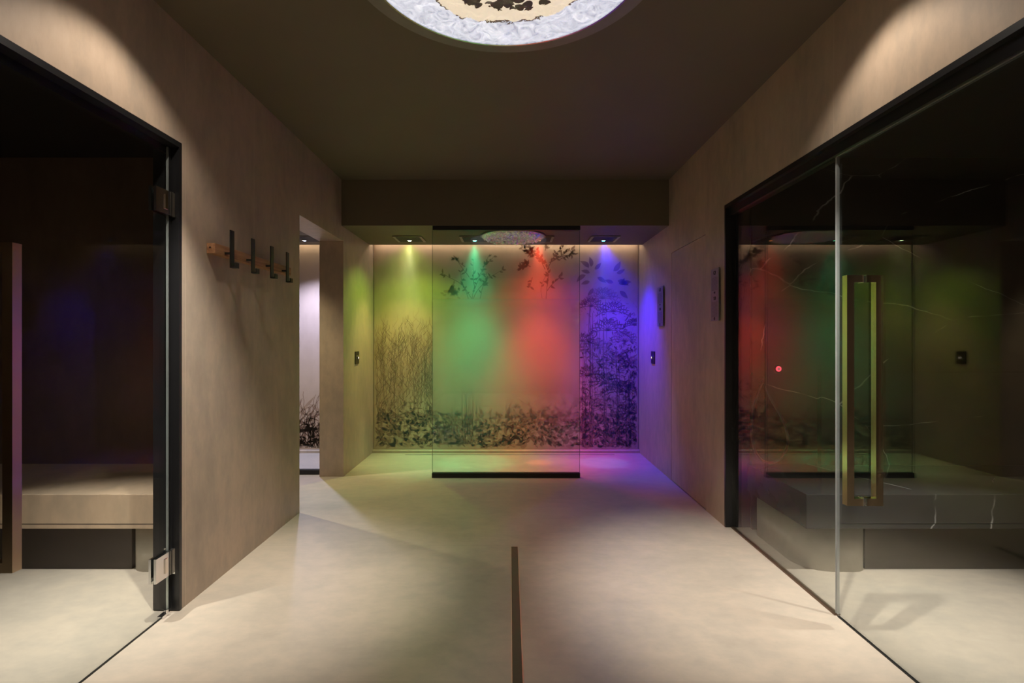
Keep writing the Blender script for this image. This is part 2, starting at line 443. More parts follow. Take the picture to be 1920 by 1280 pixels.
class Mural:
    def __init__(s, x0, x1, z0, z1):
        s.bm = NB(); s.x0, s.x1, s.z0, s.z1 = x0, x1, z0, z1
        bx(s.bm, x0, x1, YM, YB - 0.001, z0, z1, 0)
    def inside(s, p): return s.x0 + .004 < p[0] < s.x1 - .004 and s.z0 + .004 < p[1] < s.z1 - .004
    def poly(s, pts, mi):
        if len(pts) < 3 or not all(s.inside(p) for p in pts): return
        y = YM - (0.0008 if mi == 1 else 0.0005)
        try:
            f = s.bm.faces.new([s.bm.verts.new((p[0], y, p[1])) for p in pts]); f.material_index = mi
        except ValueError: pass
    def stroke(s, pts, w0, w1, mi=1):
        n = len(pts)
        for i in range(n - 1):
            a, b = Vector(pts[i]), Vector(pts[i + 1]); d = b - a
            if d.length < 1e-5: continue
            nn = Vector((-d.y, d.x)).normalized()
            wa = w0 + (w1 - w0) * i / (n - 1); wb = w0 + (w1 - w0) * (i + 1) / (n - 1)
            s.poly([a + nn * wa, a - nn * wa, b - nn * wb, b + nn * wb], mi)
    def leaf(s, p, ang, ln, wd, mi=1, n=5, curl=0.0):
        up, dn = [], []
        for i in range(n + 1):
            t = i / n; wv = wd * math.sin(math.pi * t ** 0.8) * 0.5
            a = ang + curl * t; x = p[0] + ln * t * math.cos(a); z = p[1] + ln * t * math.sin(a)
            nx, nz = -math.sin(a), math.cos(a)
            if 0 < i < n: up.append((x + nx * wv, z + nz * wv)); dn.append((x - nx * wv, z - nz * wv))
            else: up.append((x, z))
        s.poly(up + dn[::-1], mi)
    def stem(s, x, z, h, w, lean=0, wob=0.012, mi=1, step=0.035):
        pts = [(x, z)]; k = max(2, int(h / step)); cx = x
        for i in range(1, k + 1):
            cx += lean * step + random.uniform(-wob, wob); pts.append((cx, z + h * i / k))
        s.stroke(pts, w, w * .5, mi); return pts

random.seed(7)
mu = Mural(XL + .012, XR - .012, 0.034, 2.30)
# left bay: thicket of thin forked reeds
for i in range(210):
    x = mx_(random.uniform(704, 815)); z0 = mz_(random.uniform(640, 800))
    top = mz_(585 + 18 * abs(math.sin((x + 1.4) * 9)) + random.uniform(0, 60)); h = min(random.uniform(.18, .75), top - z0)
    if h < .1: continue
    pts = mu.stem(x, z0, h, random.uniform(.0013, .0028), wob=.009, mi=random.choice((1, 2, 2, 2)))
    for p in pts[1::2]:
        if random.random() < .65:
            a = R(90 + random.choice((-1, 1)) * random.uniform(18, 50)); ln = random.uniform(.03, .10)
            q = (p[0] + ln * math.cos(a), p[1] + ln * math.sin(a)); q2 = (q[0], q[1] + ln * .6)
            mu.stroke([p, q, q2], .0022, .001, random.choice((1, 2)))
for i in range(60):    # reeds faintly seen behind the screen
    x = mx_(random.uniform(815, 905)); mu.stem(x, mz_(random.uniform(780, 835)), random.uniform(.15, .5), .003, wob=.008, mi=2)
# ground cover along the whole foot
def bush(px0, px1, py0, py1, n, l0=.03, l1=.10, w=.35, dark=.5):
    for i in range(n):
        x, z = mx_(random.uniform(px0, px1)), mz_(random.uniform(py0, py1))
        a = R(random.uniform(-30, 210)); ln = random.uniform(l0, l1)
        mu.leaf((x, z), a, ln, ln * random.uniform(w * .6, w * 1.3), 1 if random.random() < dark else 2, curl=random.uniform(-.7, .7))
bush(703, 1197, 775, 838, 1500, .03, .10, .42, .28)
bush(703, 815, 755, 800, 160, .03, .07, .3, .2)
bush(950, 1090, 720, 800, 260, .03, .10, .22, .35)
# broad trunk and thatched tuft low behind the screen
for k in range(10):
    mu.stem(mx_(866 + k * 2.2), mz_(832), .62, .007, lean=.05 * (k - 5) * .15, wob=.006, mi=1 if k % 2 else 2)
for k in range(80):
    x = mx_(random.uniform(820, 860)); mu.stroke([(x, mz_(820)), (x + random.uniform(-.01, .01), mz_(random.uniform(780, 800)))], .002, .001, 2)
for k in range(26):
    a = R(180 - k * 7); mu.stroke([(mx_(850) + .16 * math.cos(a) * j / 3, mz_(836) + .10 * math.sin(a) * j / 3 + .02) for j in range(4)], .004, .002, 1)
# sprig behind the green lamp
def sprig(px, py, ang, ln, nleaf, lsz, w=.003, mi=1, fill=.5):
    p = [mx_(px), mz_(py)]; a = R(ang); pts = [tuple(p)]; n = max(3, int(ln / .03))
    for i in range(n):
        a += random.uniform(-.18, .18); p[0] += ln / n * math.cos(a); p[1] += ln / n * math.sin(a); pts.append(tuple(p))
    mu.stroke(pts, w, w * .4, mi)
    for i in range(nleaf):
        q = pts[random.randint(len(pts) // 4, len(pts) - 1)]
        mu.leaf(q, a + random.choice((-1, 1)) * random.uniform(.4, 1.3), lsz * random.uniform(.6, 1.3), lsz * fill, mi, curl=random.uniform(-.4, .4))
    return pts
for (px, py, a, ln, nl) in ((885, 575, 95, .40, 10), (885, 560, 120, .42, 9), (888, 560, 66, .45, 10), (880, 520, 128, .26, 7), (893, 525, 55, .32, 8),
                            (872, 500, 150, .14, 6), (905, 500, 40, .16, 6), (890, 540, 90, .30, 7), (900, 560, 75, .30, 7), (878, 560, 108, .30, 7)):
    sprig(px, py, a, ln, nl, .045, .004, 1, .4)
for i in range(46):
    a = random.uniform(0, 6.28); r = random.uniform(0, .10)
    mu.leaf((mx_(848) + r * math.cos(a), mz_(546) + r * .8 * math.sin(a)), random.uniform(0, 6.28), .045, .024, 2)
# flowering branches behind the red lamp
for (px, py, a, ln, nl, s) in ((1024, 640, 92, .75, 10, .04), (1024, 560, 86, .55, 16, .05), (1026, 545, 60, .22, 9, .05), (1022, 505, 110, .22, 12, .05),
                               (1028, 500, 50, .26, 12, .045), (1030, 492, 28, .30, 12, .045), (1040, 486, 14, .22, 9, .04), (1020, 490, 135, .22, 14, .05),
                               (995, 500, 150, .10, 8, .06), (1000, 480, 120, .14, 10, .055), (988, 498, 200, .06, 7, .05), (1050, 486, 20, .14, 7, .04),
                               (998, 520, 250, .10, 5, .05), (1000, 470, 170, .12, 9, .05), (1022, 470, 70, .12, 10, .045)):
    sprig(px, py, a, ln, nl, s, .0045, 1, .45)
# right bay: dense exotic foliage
LV = ((1108, 500, 75, .11), (1104, 502, 115, .12), (1115, 505, 40, .10), (1098, 516, 190, .12), (1106, 528, 185, .10), (1106, 512, 150, .10),
      (1120, 520, -20, .11), (1150, 508, 35, .13), (1156, 512, 10, .10), (1158, 526, -10, .13), (1160, 532, 20, .11), (1162, 545, -40, .12),
      (1166, 530, 60, .06), (1150, 530, 160, .10), (1170, 528, 0, .08), (1112, 540, 250, .10))
for (px, py, a, ln) in LV:
    mu.leaf((mx_(px), mz_(py)), R(a), ln, ln * .42, 1, 7, curl=random.uniform(-.5, .5))
for px, py0, py1, wd in ((1107, 838, 545, .022), (1134, 838, 560, .013), (1158, 838, 640, .016), (1178, 838, 700, .03), (1122, 700, 560, .007), (1095, 838, 640, .018)):
    for k in range(4):
        mu.stem(mx_(px) + (k - 1.5) * wd * .55, mz_(py0), (py0 - py1) / F * YM * random.uniform(.85, 1), wd * .25, wob=.004, mi=1 if k != 1 else 2)
def fan(px, py, r, n, a0, a1, mi=1, droop=.9):
    c = (mx_(px), mz_(py))
    for k in range(n):
        a = R(a0 + (a1 - a0) * k / (n - 1)); pts = []
        for j in range(7):
            t = j / 6; pts.append((c[0] + r * t * math.cos(a), c[1] + r * t * math.sin(a) - droop * r * t * t * .6))
        mu.stroke(pts, .0045, .0015, mi)
        for j in (2, 3, 4, 5):
            mu.leaf(pts[j], a - .9, r * .22, .010, mi); mu.leaf(pts[j], a + .6, r * .18, .009, mi)
for (px, py, r, n) in ((1130, 560, .22, 9), (1150, 585, .20, 8), (1108, 575, .18, 8), (1140, 620, .24, 9), (1172, 640, .20, 10), (1115, 655, .22, 9),
                       (1150, 680, .22, 9), (1185, 690, .18, 10), (1103, 705, .20, 9), (1135, 720, .22, 9), (1165, 735, .22, 10), (1190, 610, .14, 9),
                       (1100, 760, .20, 8), (1145, 765, .22, 9), (1183, 775, .20, 9), (1120, 795, .2, 9), (1092, 640, .16, 7)):
    fan(px, py, r, n, 15, 165, random.choice((1, 1, 2)))
def scatter(px0, px1, py0, py1, n, l0, l1, w, dark):
    for i in range(n):
        py = random.uniform(py0, py1); px = random.uniform(px0, px1)
        z = mz_(py); ln = random.uniform(l0, l1)
        mu.leaf((mx_(px), z), R(random.uniform(0, 360)), ln, ln * w, 1 if random.random() < dark else 2, curl=random.uniform(-.8, .8))
scatter(1090, 1195, 565, 838, 420, .02, .06, .22, .35)
scatter(1090, 1195, 640, 838, 700, .025, .075, .24, .5)
scatter(1165, 1196, 640, 838, 260, .02, .06, .30, .75)
def curl(px, py, r, turns=1.3, mi=1):
    pts = []
    for j in range(22):
        u = j / 21; a = R(-90) + u * turns * 2 * math.pi; q = r * (1 - .72 * u)
        pts.append((mx_(px) + q * math.cos(a), mz_(py) + q * math.sin(a)))
    mu.stroke(pts, .006, .003, mi)
for (px, py, r) in ((1152, 775, .07), (1120, 740, .06), (1180, 720, .06), (1105, 800, .06), (1140, 690, .05), (1168, 665, .05), (1188, 790, .07), (1098, 735, .05), (1128, 815, .06), (1112, 625, .045), (1150, 600, .05)):
    curl(px, py, r, random.uniform(.9, 1.5), random.choice((1, 1, 2)))
tag(obj('mural_panel', mu.bm, [M_paper, M_ink, M_ink2]), 'tan wall mural of sepia reeds, branches and jungle leaves behind the coloured showers', 'mural')
# mural of the neighbouring shower
random.seed(11)
mu = Mural(-SIDE + .01, XL - TH - .01, 0.034, 2.30)
M_paper2 = M_paper
def r2(a, b): return random.uniform(a, b)
for i in range(420):
    x = r2(-3.3, -1.72); z = .05 + .45 * random.random() ** 1.5; ln = r2(.06, .2)
    mu.leaf((x, z), R(r2(10, 170)), ln, ln * .16, 1 if z < .35 else 2, curl=r2(-.8, .8))
for i in range(140):
    mu.stem(r2(-3.3, -1.72), .05, r2(.2, .62), .0045, lean=r2(-.6, .6), wob=.02, mi=1)
tag(obj('mural_panel', mu.bm, [M_paper2, M_ink, M_ink2]), 'pale mural with dark twigs at its foot, seen through the left doorway', 'mural')

# ------------------------------------------------------------------ cove light strips
M_cove = emis('warm_led_strip', (1.0, 0.80, 0.60), 17.0)
def cove(x0, x1, label):
    t = thing('cove_light', label, 'light strip', ((x0 + x1) / 2, YB - .08, ZS + .08), 'warm light strips hidden above the murals')
    bm = NB(); bx(bm, x0, x1, YB - .085, YB - .050, ZS + .045, ZS + .06); obj('channel', bm, M_chromeC, t)
    bm = NB(); bx(bm, x0 + .01, x1 - .01, YB - .078, YB - .058, ZS + .039, ZS + .045); obj('diffuser', bm, M_cove, t)
cove(XL + .02, XR - .02, 'warm hidden light strip above the wide plant mural')
cove(-SIDE + .02, XL - TH - .02, 'warm hidden light strip above the mural beyond the left doorway')

# ------------------------------------------------------------------ glass shower screen
SX0, SX1, SY = (810.5 - 956) / F * 4.48, (1087 - 956) / F * 4.48, 4.49
t = thing('shower_screen', 'clear glass shower screen with frosted middle standing before the green and red showers', 'shower screen', ((SX0 + SX1) / 2, SY, 0))
bm = NB(); bx(bm, SX0, SX1, SY - .005, SY + .005, 0.012, ZS - .004); obj('glass_pane', bm, glass('screen_glass', ior=1.33), t)
bm = NB()
vs = [bm.verts.new(p) for p in ((SX0 + .001, SY + .0065, .042), (SX1 - .001, SY + .0065, .042), (SX1 - .001, SY + .0065, 2.165), (SX0 + .001, SY + .0065, 2.165))]
bm.faces.new(vs)
fr_ = obj('frosted_film', bm, frost('etched_frost', 0.28, 0.98, 1.22, 1.74), t)
fr_['label'] = 'milky etched band fading to clear'
bm = NB(); bx(bm, SX0 - .002, SX1 + .002, SY - .022, SY + .022, 0.0, 0.042); obj('bottom_rail', bm, M_rail, t, bevel=.002)
bm = NB(); bx(bm, SX0 + .004, SX1 + .004, SY - .022, SY + .022, ZS - .036, ZS); obj('top_rail', bm, M_rail, t, bevel=.002)
for x in (SX0, SX1):
    bm = NB(); bx(bm, x - .0012, x + .0012, SY - .0055, SY + .0075, .042, ZS - .036); obj('glass_edge', bm, simple('green_glass_edge', (0.10, 0.13, 0.11), .2), t)
# second screen in the neighbouring shower: only its rail shows
t = thing('shower_screen', 'glass shower screen with black floor rail beyond the left doorway', 'shower screen', (-2.45, 4.60, 0))
bm = NB(); bx(bm, -3.3, XL - TH - .02, 4.595, 4.605, .01, ZS - .01); obj('glass_pane', bm, M_glass, t)
bm = NB(); bx(bm, -3.3, XL - TH - .02, 4.575, 4.625, 0, .042); obj('bottom_rail', bm, M_rail, t, bevel=.002)

# ------------------------------------------------------------------ shower heads with colour lamps
M_plate = simple('satin_steel_plate', (0.30, 0.29, 0.27), 0.28, 1.0, var=.03)
M_nozzle = simple('dark_nozzle_rubber', (0.03, 0.03, 0.03), 0.6)
def head(x, y, col, strength, label, grp='square chromotherapy shower heads'):
    t = thing('ceiling_shower', label, 'shower', (x, y, ZS), grp)
    s = .14
    bm = NB(); bx(bm, x - s, x + s, y - s, y + s, ZS - .010, ZS); obj('plate', bm, M_plate, t, bevel=.002)
    bm = NB(); bx(bm, x - .115, x + .115, y - .115, y + .115, ZS - .012, ZS - .0095); obj('spray_face', bm, M_nozzle, t)
    bm = NB(); ring(bm, (x, y), .018, .028, ZS - .022, ZS - .010, 32); obj('lamp_collar', bm, M_chromeC, t)
    bm = NB(); bmesh.ops.create_uvsphere(bm, u_segments=20, v_segments=10, radius=.018, matrix=Matrix.Translation((x, y, ZS - .012)) @ Matrix.Diagonal((1, 1, .55, 1)))
    obj('lamp_lens', bm, emis('lens_glow', col, strength), t, smooth=True)
hl = {'yellow-green': 'square shower head glowing yellow-green, left of the screen, near the doorway',
      'green': 'square shower head glowing green above the left half of the screen',
      'red': 'square shower head glowing red above the right half of the screen',
      'blue': 'square shower head glowing blue, right of the screen, near the right wall'}
lens = {'yellow-green': (0.8, 1.0, 0.5), 'green': (0.1, 1.0, 0.5), 'red': (1.0, 0.25, 0.05), 'blue': (0.05, 0.5, 1.0)}
for (x, *_, nm) in HEADS:
    head(x, YH, lens[nm], 50, hl[nm])
head(-2.02, YH, (0.75, 0.8, 1.0), 12, 'square shower head with white-blue lamp beyond the left doorway')

# crinkled glass disc in the shower soffit
def crinkle(cx, cy_, rad, z, amp, sc_, nr=46, na=160, edge_drop=0.0, seed=0):
    bm = NB(); rows = []
    for i in range(nr + 1):
        r = rad * i / nr
        row = []
        for k in range(1 if i == 0 else na):
            a = 2 * math.pi * k / na; x = cx + r * math.cos(a); y = cy_ + r * math.sin(a)
            nv = mnoise.turbulence(Vector((x * sc_, y * sc_, seed)), 4, True) + .5 * abs(mnoise.noise(Vector((x * sc_ * 3, y * sc_ * 3, seed + 3))))
            taper = min(1, (rad - r) / (rad * .08)) if rad > r else 0
            row.append(bm.verts.new((x, y, z - amp * nv * taper - edge_drop * (1 - (r / rad) ** 2))))
        rows.append(row)
    for k in range(na): bm.faces.new((rows[0][0], rows[1][k], rows[1][(k + 1) % na]))
    for a, b in zip(rows[1:], rows[2:]):
        for k in range(na): bm.faces.new((a[k], b[k], b[(k + 1) % na], a[(k + 1) % na]))
    top = [bm.verts.new((v.co.x, v.co.y, z + .012)) for v in rows[-1]]
    for k in range(na): bm.faces.new((rows[-1][k], rows[-1][(k + 1) % na], top[(k + 1) % na], top[k]))
    bm.faces.new(top)
    return bm
def ice():
    m, nt, out = new_mat('crinkled_silvered_glass'); L = nt.links
    b = bsdf(nt, (0.75, 0.72, 0.70), 0.16, 0.75, 0.8)
    tc = node(nt, 'ShaderNodeTexCoord'); v = node(nt, 'ShaderNodeTexVoronoi', inp={'Scale': 26.0}); L.new(tc.outputs['Object'], v.inputs['Vector'])
    bp = node(nt, 'ShaderNodeBump', inp={'Strength': .6, 'Distance': .01}); L.new(v.outputs['Distance'], bp.inputs['Height']); L.new(bp.outputs[0], b.inputs['Normal'])
    b.inputs['Emission Color'].default_value = (1, .95, .92, 1); b.inputs['Emission Strength'].default_value = 0.02
    L.new(b.outputs[0], out.inputs['Surface']); return m
t = thing('ceiling_light', 'small round crinkled glass lamp in the bulkhead between green and red shower heads', 'ceiling light', (0.03, 4.90, ZS))
bm = crinkle(0.03, 4.90, .30, ZS - .012, .034, 26, 34, 120, seed=2); obj('crinkled_glass', bm, ice(), t)
bm = NB(); ring(bm, (0.03, 4.90), .301, .312, ZS - .012, ZS, 80); obj('rim', bm, M_plate, t)

# ------------------------------------------------------------------ large round ceiling lamp
LX, LY, LR = -0.02, 1.873, .527
def lamp_mat():
    m, nt, out = new_mat('backlit_onyx_glass'); L = nt.links
    b = bsdf(nt, (0.6, 0.6, 0.62), 0.25, 0, 0.6)
    tc = node(nt, 'ShaderNodeTexCoord')
    # object origin is the lamp centre: radius from it, wobbled by noise
    n1 = node(nt, 'ShaderNodeTexNoise', inp={'Scale': 7.0, 'Detail': 6.0, 'Roughness': .65, 'Distortion': 1.2}); L.new(tc.outputs['Object'], n1.inputs['Vector'])
    sep = node(nt, 'ShaderNodeSeparateXYZ'); L.new(tc.outputs['Object'], sep.inputs[0])
    cmb = node(nt, 'ShaderNodeCombineXYZ'); L.new(sep.outputs['X'], cmb.inputs['X']); L.new(sep.outputs['Y'], cmb.inputs['Y'])
    ln = node(nt, 'ShaderNodeVectorMath', operation='LENGTH'); L.new(cmb.outputs[0], ln.inputs[0])
    wob = node(nt, 'ShaderNodeMath', operation='MULTIPLY_ADD'); L.new(n1.outputs['Fac'], wob.inputs[0]); wob.inputs[1].default_value = 0.11; L.new(ln.outputs['Value'], wob.inputs[2])
    # white outer ice: onyx pattern, with crease shading put into its colour
    n2 = node(nt, 'ShaderNodeTexNoise', inp={'Scale': 15.0, 'Detail': 8.0, 'Roughness': .62, 'Distortion': 2.2}); L.new(tc.outputs['Object'], n2.inputs['Vector'])
    ice_ = ramp(nt, [(0.30, (0.36, 0.37, 0.45)), (0.44, (0.58, 0.60, 0.70)), (0.56, (0.72, 0.74, 0.84)), (0.72, (0.95, 0.95, 1.0))]); L.new(n2.outputs['Fac'], ice_.inputs['Fac'])
    # zones by wobbled radius: dark shards / cream / thin brown line / ice
    zone = ramp(nt, [(0.0, (0, 0, 0)), (0.405, (0, 0, 0)), (0.4055, (1, 1, 1)), (1.0, (1, 1, 1))]); L.new(wob.outputs[0], zone.inputs['Fac'])
    zone.color_ramp.interpolation = 'CONSTANT'
    line = node(nt, 'ShaderNodeMath', operation='COMPARE'); L.new(wob.outputs[0], line.inputs[0]); line.inputs[1].default_value = 0.407; line.inputs[2].default_value = 0.0035
    mx1 = node(nt, 'ShaderNodeMix', data_type='RGBA'); L.new(zone.outputs[0], mx1.inputs[0]); mx1.inputs[6].default_value = (0.78, 0.66, 0.50, 1); L.new(ice_.outputs[0], mx1.inputs[7])
    n3 = node(nt, 'ShaderNodeTexNoise', inp={'Scale': 5.0, 'Detail': 3.0}); L.new(tc.outputs['Object'], n3.inputs['Vector'])
    lm = node(nt, 'ShaderNodeMath', operation='GREATER_THAN'); L.new(n3.outputs['Fac'], lm.inputs[0]); lm.inputs[1].default_value = .40
    lm2 = node(nt, 'ShaderNodeMath', operation='MULTIPLY'); L.new(line.outputs[0], lm2.inputs[0]); L.new(lm.outputs[0], lm2.inputs[1])
    mx2 = node(nt, 'ShaderNodeMix', data_type='RGBA'); L.new(lm2.outputs[0], mx2.inputs[0]); L.new(mx1.outputs[2], mx2.inputs[6]); mx2.inputs[7].default_value = (0.10, 0.07, 0.05, 1)
    v = node(nt, 'ShaderNodeTexVoronoi', inp={'Scale': 22.0}); L.new(tc.outputs['Object'], v.inputs['Vector'])
    shard = node(nt, 'ShaderNodeMath', operation='LESS_THAN'); L.new(wob.outputs[0], shard.inputs[0]); shard.inputs[1].default_value = 0.322
    vs_ = node(nt, 'ShaderNodeMath', operation='LESS_THAN'); L.new(v.outputs['Distance'], vs_.inputs[0]); vs_.inputs[1].default_value = .62
    sm = node(nt, 'ShaderNodeMath', operation='MULTIPLY'); L.new(shard.outputs[0], sm.inputs[0]); L.new(vs_.outputs[0], sm.inputs[1])
    mx3 = node(nt, 'ShaderNodeMix', data_type='RGBA'); L.new(sm.outputs[0], mx3.inputs[0]); L.new(mx2.outputs[2], mx3.inputs[6]); mx3.inputs[7].default_value = (0.035, 0.024, 0.018, 1)
    L.new(mx3.outputs[2], b.inputs['Emission Color']); b.inputs['Emission Strength'].default_value = 0.88
    L.new(mx3.outputs[2], b.inputs['Base Color'])
    bp = node(nt, 'ShaderNodeBump', inp={'Strength': .5, 'Distance': .01}); L.new(n2.outputs['Fac'], bp.inputs['Height']); L.new(bp.outputs[0], b.inputs['Normal'])
    L.new(b.outputs[0], out.inputs['Surface']); return m
t = thing('ceiling_light', 'large round backlit onyx ceiling lamp with white crinkled edge and dark centre', 'ceiling light', (LX, LY, ZC))
bm = crinkle(LX, LY, LR, ZC - .012, .02, 9, 60, 220, seed=5); obj('glowing_glass', bm, lamp_mat(), t, smooth=True)
bm = NB(); ring(bm, (LX, LY), LR + .001, LR + .009, ZC - .016, ZC, 128); obj('inner_lip', bm, M_chromeC, t)
bm = NB(); ring(bm, (LX, LY), LR + .009, .607, ZC - .006, ZC, 128); obj('rim', bm, simple('grey_brown_rim', (0.24, 0.22, 0.19), .45), t)

# ------------------------------------------------------------------ recessed downlights (bodies of the lamps; rear pair added for fill)
M_dl = emis('downlight_lens', (1.0, 0.85, 0.68), 12.0)
def downlight(x, y, z, label, grp='small round recessed downlights', r=.035):
    t = thing('downlight', label, 'downlight', (x, y, z), grp)
    bm = NB(); ring(bm, (x, y), r - .010, r, z - .006, z, 40); obj('trim_ring', bm, M_black, t)
    bm = NB(); cyl(bm, (x, y, z - .002), r - .011, .003, n=32); obj('lens', bm, M_dl, t)
downlight(*DOWNS[0], 'small recessed downlight in the corridor ceiling near the left glass door')
downlight(*DOWNS[1], 'small recessed downlight in the corridor ceiling near the right glass front')
downlight(*REARFILLS[0], 'added fill downlight out of view behind the camera, left one')
downlight(*REARFILLS[1], 'added fill downlight out of view behind the camera, right one')
downlight(*ROOMDOWNS[0], 'small recessed downlight over the beige bench room on the left')
downlight(*ROOMDOWNS[1], 'small recessed downlight over the black marble bench room on the right')
downlight(-2.43, 4.16, ZS, 'small recessed downlight in the shower beyond the left doorway')

# ------------------------------------------------------------------ coat rack
t = thing('coat_rack', 'oak wall rail with four upright black metal hooks on the left wall', 'coat rack', (XL, 2.9, 1.647))
RX = XL + .042
bm = NB(); bx(bm, XL + .001, RX, 2.475, 3.335, 1.622, 1.671); rail = obj('rail', bm, M_wood, t, bevel=.0015)
bm = NB(); cyl(bm, (XL + .018, 2.4745, 1.65), .004, .002, 'Y', 16); obj('screw_hole', bm, M_rail, rail)
for yh in (2.565, 2.775, 2.995, 3.205):
    bm = NB(); wv = .017; x0 = RX + .030; zt, zb = 1.75, 1.562
    bx(bm, x0, x0 + .006, yh - wv, yh + wv, zb, zt)
    bx(bm, x0 + .006, x0 + .030, yh - wv, yh + wv, zb, zb + .008)
    bx(bm, x0 + .024, x0 + .030, yh - wv, yh + wv, zb + .008, zb + .026)
    bx(bm, RX - .001, x0, yh - .008, yh + .008, 1.630, 1.640)
    obj('hook', bm, M_rail, t)

# ------------------------------------------------------------------ notice plates on the right wall
M_sign = simple('grey_green_acrylic', (0.21, 0.215, 0.185), 0.3, 0.2, .5)
M_mark = simple('black_print', (0.02, 0.02, 0.018), .6)
M_line = simple('grey_print', (0.11, 0.11, 0.095), .6)
def sign(y0, y1, z0, z1, label):
    random.seed(int(y0 * 100))
    t = thing('instruction_sign', label, 'sign', (XR, (y0 + y1) / 2, (z0 + z1) / 2), 'narrow instruction signs on the right wall')
    xs = XR - .016; H = z1 - z0; W = y1 - y0
    bm = NB(); bx(bm, xs, xs + .006, y0, y1, z0, z1); pl = obj('plate', bm, M_sign, t, bevel=.0012)
    for yy in (y0 + .015, y1 - .015):
        for zz in (z0 + .015, z1 - .015):
            bm = NB(); cyl(bm, (XR - .005, yy, zz), .005, .010, 'X', 12); obj('standoff', bm, M_chromeC, t)
    def m(a, b, c, d, bm_): bx(bm_, xs - .0008, xs, y1 - W * b, y1 - W * a, z1 - H * d, z1 - H * c)
    def piece(name, mat, *quads):
        b = NB()
        for q in quads: m(*q, b)
        bmesh.ops.remove_doubles(b, verts=b.verts, dist=1e-5)
        obj(name, b, mat, pl)
    piece('pictogram', M_mark, (.40, .62, .045, .062), (.36, .44, .05, .10), (.58, .66, .05, .10), (.40, .62, .095, .120))
    piece('pictogram', M_mark, (.42, .60, .445, .470), (.46, .56, .438, .478))
    piece('pictogram', M_mark, (.36, .66, .535, .550), (.40, .50, .548, .590), (.54, .68, .548, .585), (.42, .66, .583, .600))
    bm = NB(); cyl(bm, (xs - .0004, y1 - W * .5, z1 - H * .955), W * .09, .0008, 'X', 16); obj('pictogram', bm, M_mark, pl)
    for c0, c1 in ((.17, .42), (.64, .92)):   # lines too small to read
        bm = NB(); c = c0
        while c < c1:
            a = .14
            while a < .84:
                ln = random.uniform(.03, .11); m(a, min(a + ln, .88), c, c + .006, bm); a += ln + .025
            c += .017
        obj('small_print', bm, M_line, pl)
sign(3.36, 3.49, 1.33, 1.68, 'grey-green instruction plate beside the black frame of the right glass front')
sign(4.58, 4.76, 1.33, 1.69, 'narrow instruction plate in the blue light between flush door and mural')

# ------------------------------------------------------------------ shower control plates
M_ctrl = simple('dark_bronze_plate', (0.05, 0.04, 0.03), .3, .6)
def control(x, y, z, sgn, label):
    t = thing('shower_control', label, 'shower control', (x, y, z), 'small shower push buttons')
    s = .06
    a, b = sorted((x, x + sgn * .008)); bm = NB(); bx(bm, a, b, y - s, y + s, z - s, z + s); obj('plate', bm, M_ctrl, t, bevel=.0015)
    bm = NB(); cyl(bm, (x + sgn * .013, y, z), .022, .012, 'X', 28); k = obj('button', bm, M_chrome, t)
    bm = NB(); cyl(bm, (x + sgn * .0196, y, z), .009, .0015, 'X', 20); obj('painted_glint', bm, emis('painted_button_glint', (1.0, .9, .75), 1.2), k)  # highlight of the chrome button, put in as a small glowing disc
control(XL, 4.90, 1.035, 1, 'small bronze push-button plate on the left wall in yellow-green light')
control(XR, 4.94, 1.035, -1, 'small dark push-button plate on the right wall in blue light')

# ------------------------------------------------------------------ floor drain
t = thing('floor_drain', 'long narrow olive-black linear drain set in the corridor floor', 'drain', (0.026, 2.2, 0))
DX0, DX1 = .009, .045
bm = NB()
bx(bm, DX0 - .003, DX0, 0.2, 2.98, -.01, .0015); bx(bm, DX1, DX1 + .003, 0.2, 2.98, -.01, .0015); bx(bm, DX0 - .003, DX1 + .003, 2.977, 2.98, -.01, .0015)
obj('frame', bm, simple('brushed_steel_edge', (.5, .47, .40), .3, 1.0), t)
M_cover = simple('olive_black_cover', (0.036, 0.040, 0.022), .42, .0)
bm = NB()
bx(bm, DX0, DX1, 2.50, 2.977, -.01, .0008)
bx(bm, DX0 + .002, DX1 - .002, 2.34, 2.50, -.01, .0008)
bx(bm, DX0 + .001, DX1 - .001, 0.2, 2.34, -.01, .0008)
obj('cover', bm, M_cover, t)
bm = NB(); bx(bm, DX0, DX0 + .002, .2, 2.5, -.01, .0004); bx(bm, DX1 - .002, DX1, .2, 2.5, -.01, .0004); obj('gap', bm, M_rail, t)

# ------------------------------------------------------------------ glass fronts
def pull_handle(door, xg, y, z0, z1, side):
    """rectangular through-handle: a square grip on each face of the glass; side = +1 when the room lies at +x"""
    s = .029
    for sg in (-1, 1):
        xa = xg + sg * .0085; xb = xg + sg * .073
        lo, hi = sorted((xa, xb)); bm = NB()
        g0, g1 = (lo, lo + s) if sg < 0 else (hi - s, hi)
        bx(bm, g0, g1, y - s / 2, y + s / 2, z0 + s, z1 - s)
        bx(bm, lo, hi, y - s / 2, y + s / 2, z0, z0 + s); bx(bm, lo, hi, y - s / 2, y + s / 2, z1 - s, z1)
        g = obj('pull_handle', bm, M_handle, door)
        bm = NB()
        for zc in (z0 + s / 2, z1 - s / 2): bx(bm, *sorted((xg + sg * .0052, xg + sg * .0085)), y - s / 2 - .001, y + s / 2 + .001, zc - s / 2 - .001, zc + s / 2 + .001)
        obj('washer', bm, M_chromeC, g)

